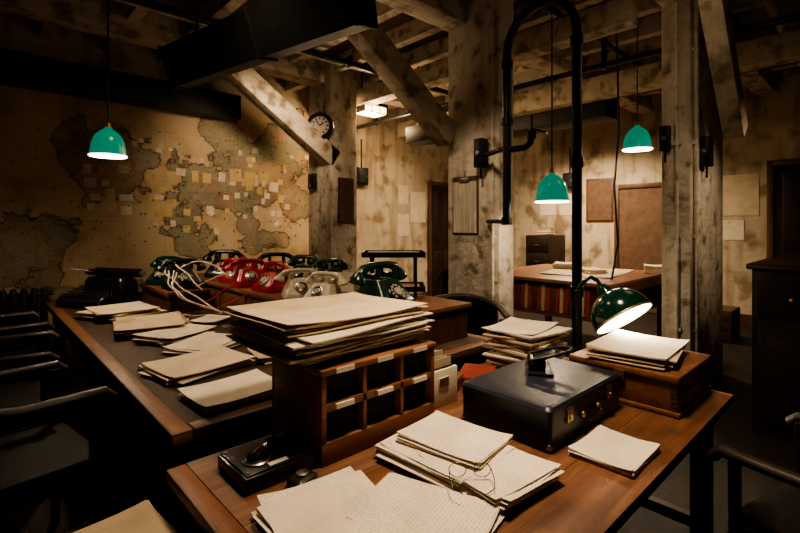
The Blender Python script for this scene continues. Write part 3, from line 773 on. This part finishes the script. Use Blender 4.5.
for x in (-.15,.15): b.cyl((x,0,.13),(x,0,H-3.12-.001),.012,BLACKM)
o = b.done((4.27,5.22,3.12), 0)
light('bulkhead_light','POINT',(4.27,5.22,2.98),75,col=(1,.68,.38),size=.12)

# ------------------------------------------------------------------ chairs
def armchair(loc, rz, h=.80, ah=.68, sc=1):
    b = MB('leather_armchair')
    for x in (-.24,.24):
        b.cyl((x,.22,0),(x*1.04,.22,ah-.01),.017,WOODK,r1=.02); b.cyl((x*1.0,-.24,0),(x*.95,-.22,h-.08),.018,WOODK,r1=.022)
        b.cyl((x,.22,.2),(x,-.23,.2),.011,WOODK)
    b.cyl((-.24,0,.2),(.24,0,.2),.011,WOODK)
    b.box((0,0,.40),(.52,.50,.05),WOODK,bev=.012)
    b.rings([rrect(.53,.50,.06,.42),rrect(.545,.515,.07,.45),rrect(.53,.50,.07,.475),rrect(.42,.40,.08,.492)],LEATHER)
    pts = []
    for k in range(25):
        t = k/24; a = pi + pi*t
        pts.append(Vector((.29*cos(a), -.02+.27*sin(a), ah+(h-ah)*sin(pi*t)**1.5)))
    pts = [Vector((-.285,.27,ah-.03)),Vector((-.29,.24,ah)),Vector((-.292,.12,ah))] + pts + [Vector((.292,.12,ah)),Vector((.29,.24,ah)),Vector((.285,.27,ah-.03))]
    b.tube(pts,.027,WOODK,12,flat=.75)
    rs = []
    for k in range(17):
        t = .12+.76*k/16; a = pi+pi*t; zt = ah+(h-ah)*sin(pi*t)**1.5-.02; zb = .52
        c, s_ = cos(a), sin(a)
        def PP(r, z): return Vector((r*1.07*c, -.02+r*s_, z))
        rs.append([PP(.235,zb),PP(.225,(zb+zt)/2),PP(.24,zt),PP(.268,zt),PP(.272,zb)])
    b.rings(rs, LEATHER)
    return b.done(loc, rz, sc)
armchair((.12,2.58,0), E+.16, .80,.74,1.06)
armchair((.10,3.50,0), E-.12, .80,.74,1.06)
armchair((.13,4.45,0), E+.05, .80,.74,1.06)
armchair((2.12,.10,0), -.25, .80,.72)
armchair((2.80,2.30,0), pi/2+.75, .80,.74,1.12)
armchair((5.2,4.3,0), E+.6, .92,.7)

b = MB('wooden_stool')
b.bx(-.17,.17,-.17,.17,.55,.585,WOODD,bev=.006)
for x in (-.13,.13):
    for y in (-.13,.13): b.cyl((x*1.1,y*1.1,0),(x,y,.55),.017,WOODD,r1=.02)
b.bx(-.13,.13,-.01,.01,.2,.23,WOODD)
b.done((.24,1.46,0),0)
stack('folder_stack', (.265,1.44,.586), .1, .30,.24, mix(6,[MANILD,MANILA],.006,.01,MANILD), 31, .01,.1)

# ------------------------------------------------------------------ far office
b = MB('chart_table')
b.bx(4.6,6.4,1.9,3.6,.87,.91,WOODR,bev=.006)
b.bx(4.66,6.34,1.96,3.54,.50,.53,WOODD)
for x in (4.68,6.32):
    for y in (1.98,3.52): b.box((x,y,.435),(.08,.08,.87),WOODD,bev=.005)
b.bx(6.30,6.33,2.0,3.5,.53,.87,WOODD); b.bx(5.0,5.02,1.98,3.52,.53,.87,WOODD)
b.bx(4.64,6.36,1.93,1.95,.78,.87,WOODR)
b.done()
b = MB('row_of_ledgers')
y = 2.15; i = 0
while y < 3.38:
    w = rr.uniform(.045,.06); h = rr.uniform(.26,.30)
    m = (BOOKR, BOOKB, BOOKR, WOODD)[i % 4]; i += 1
    b.box((4.82,y+w/2,.534+h/2),(.24,w*.9,h),m,rot=(rr.uniform(.02,.05),0,0),bev=.003)
    y += w+.003
b.done()
stack('open_chart', (5.6,2.6,.91), .2, 1.1,.8, [(P,.003),(CARD,.003)], 41, .03,.1,.004)
stack('folder_stack', (4.83,3.35,.91), .5, .35,.25, mix(10,[MANILA,P],.005,.01,P), 42)
stack('folder_stack', (6.2,2.02,.91), .3, .30,.22, mix(10,[MANILA,P,BUFF],.005,.01,P), 43)
stack('folder_stack', (5.5,2.5,.924), .9, .33,.24, mix(5,[P,MANILA],.005,.01,P), 44)
stack('folder_stack', (5.8,3.0,.924), .4, .36,.26, mix(7,[P,MANILD],.005,.01,MANILA), 45)
b = MB('filing_cabinet')
b.bx(-.25,.25,-.3,.3,0,1.3,WOODK,bev=.006)
for i in range(4):
    b.bx(-.22,.22,-.312,-.298,.06+i*.31,.34+i*.31,WOODK,bev=.005); b.bx(-.05,.05,-.33,-.31,.18+i*.31,.20+i*.31,BRASS,bev=.003)
b.done((8.15,4.6,0), E)
stack('folder_stack', (8.15,4.6,1.3), .3, .34,.26, mix(12,[MANILA,P,MANILD],.008,.014,P), 46)
b = MB('side_cupboard')
b.bx(-.45,.45,-.36,.36,0,1.18,WOODK,bev=.006); b.bx(-.48,.48,-.39,.39,1.18,1.22,WOODD,bev=.01)
for s in (-1,1):
    b.bx(min(s*.02,s*.42),max(s*.02,s*.42),-.372,-.358,.1,.78,WOODK,bev=.006); b.bx(min(s*.08,s*.36),max(s*.08,s*.36),-.38,-.37,.17,.71,WOODK,bev=.006)
    b.bx(min(s*.02,s*.42),max(s*.02,s*.42),-.372,-.358,.84,1.12,WOODK,bev=.006); b.sph((s*.22,-.385,.98),.02,BRASS)
b.done((4.5,.25,0), E)
b = MB('storage_crate')
b.bx(-.3,.3,-.25,.25,0,.4,WOODD,bev=.005)
for z in (.08,.2,.32): b.bx(-.305,.305,-.262,-.25,z-.045,z+.045,WOODD,bev=.003)
b.done((7.3,1.7,0), E)

def down(name, loc, p, s, col=WARM, spread=140, rot=(0,0,0), sy=None):
    return light(name,'AREA',loc,p,col,s,rot,spread=spread, sy=sy or s)
down('overhead_fill', (1.35,.9,3.38), 21, .4, spread=85)  # added fill over the desk papers, no fixture there
down('overhead_fill', (1.1,2.9,3.38), 8, .5, spread=110)  # added fill above the long table, unseen source
light('map_wash','SPOT',(2.3,3.7,3.1),230,size=.2,rot=aim((2.3,3.7,3.1),(2.9,6.4,2.0)),angle=66,blend=1)
down('far_room_fill', (7.2,3.6,3.1), 125, .7, col=(1,.75,.48), spread=150)  # added fill to brighten the back wall, no lamp modelled
down('passage_fill', (5.6,5.2,3.3), 24, .5)  # extra unseen fill, the bulkhead light is the passage's own lamp
light('ceiling_bounce','POINT',(2.4,3.6,2.6),6,size=.3)
light('ceiling_bounce','POINT',(3.6,1.0,2.7),3,size=.3)
light('pillar_fill_spot','SPOT',(2.0,1.9,3.2),85,size=.15,rot=aim((2.0,1.9,3.2),(3.45,2.7,1.5)),angle=46,blend=.9)  # added spot to brighten the centre pillar, unseen source
light('pillar_fill_spot','SPOT',(4.5,-.5,3.0),90,size=.15,rot=aim((4.5,-.5,3.0),(4.95,1.17,1.6)),angle=38,blend=.9)  # added from the right to lift the right pillar's long face
light('pillar_fill_spot','SPOT',(3.5,.55,3.2),20,size=.15,rot=aim((3.5,.55,3.2),(4.46,1.3,1.8)),angle=38,blend=.9)  # added fill for the right pillar's narrow face
w = bpy.data.worlds.new('World'); scene.world = w; w.use_nodes = True
w.node_tree.nodes['Background'].inputs[0].default_value = (.5,.33,.2,1); w.node_tree.nodes['Background'].inputs[1].default_value = .05

# ------------------------------------------------------------------ camera
cd = bpy.data.cameras.new('camera'); cam = bpy.data.objects.new('camera', cd); COL.objects.link(cam)
cam.location = (0,0,1.5); cam.rotation_euler = (radians(90),0,radians(-43))
cd.sensor_width = 36; cd.lens = 20.7; cd.shift_y = -.052; cd.clip_start = .02
scene.camera = cam
try:
    scene.view_settings.view_transform = 'AgX'; scene.view_settings.look = 'AgX - Medium High Contrast'
    scene.view_settings.exposure = .1
except Exception as e: print(e)
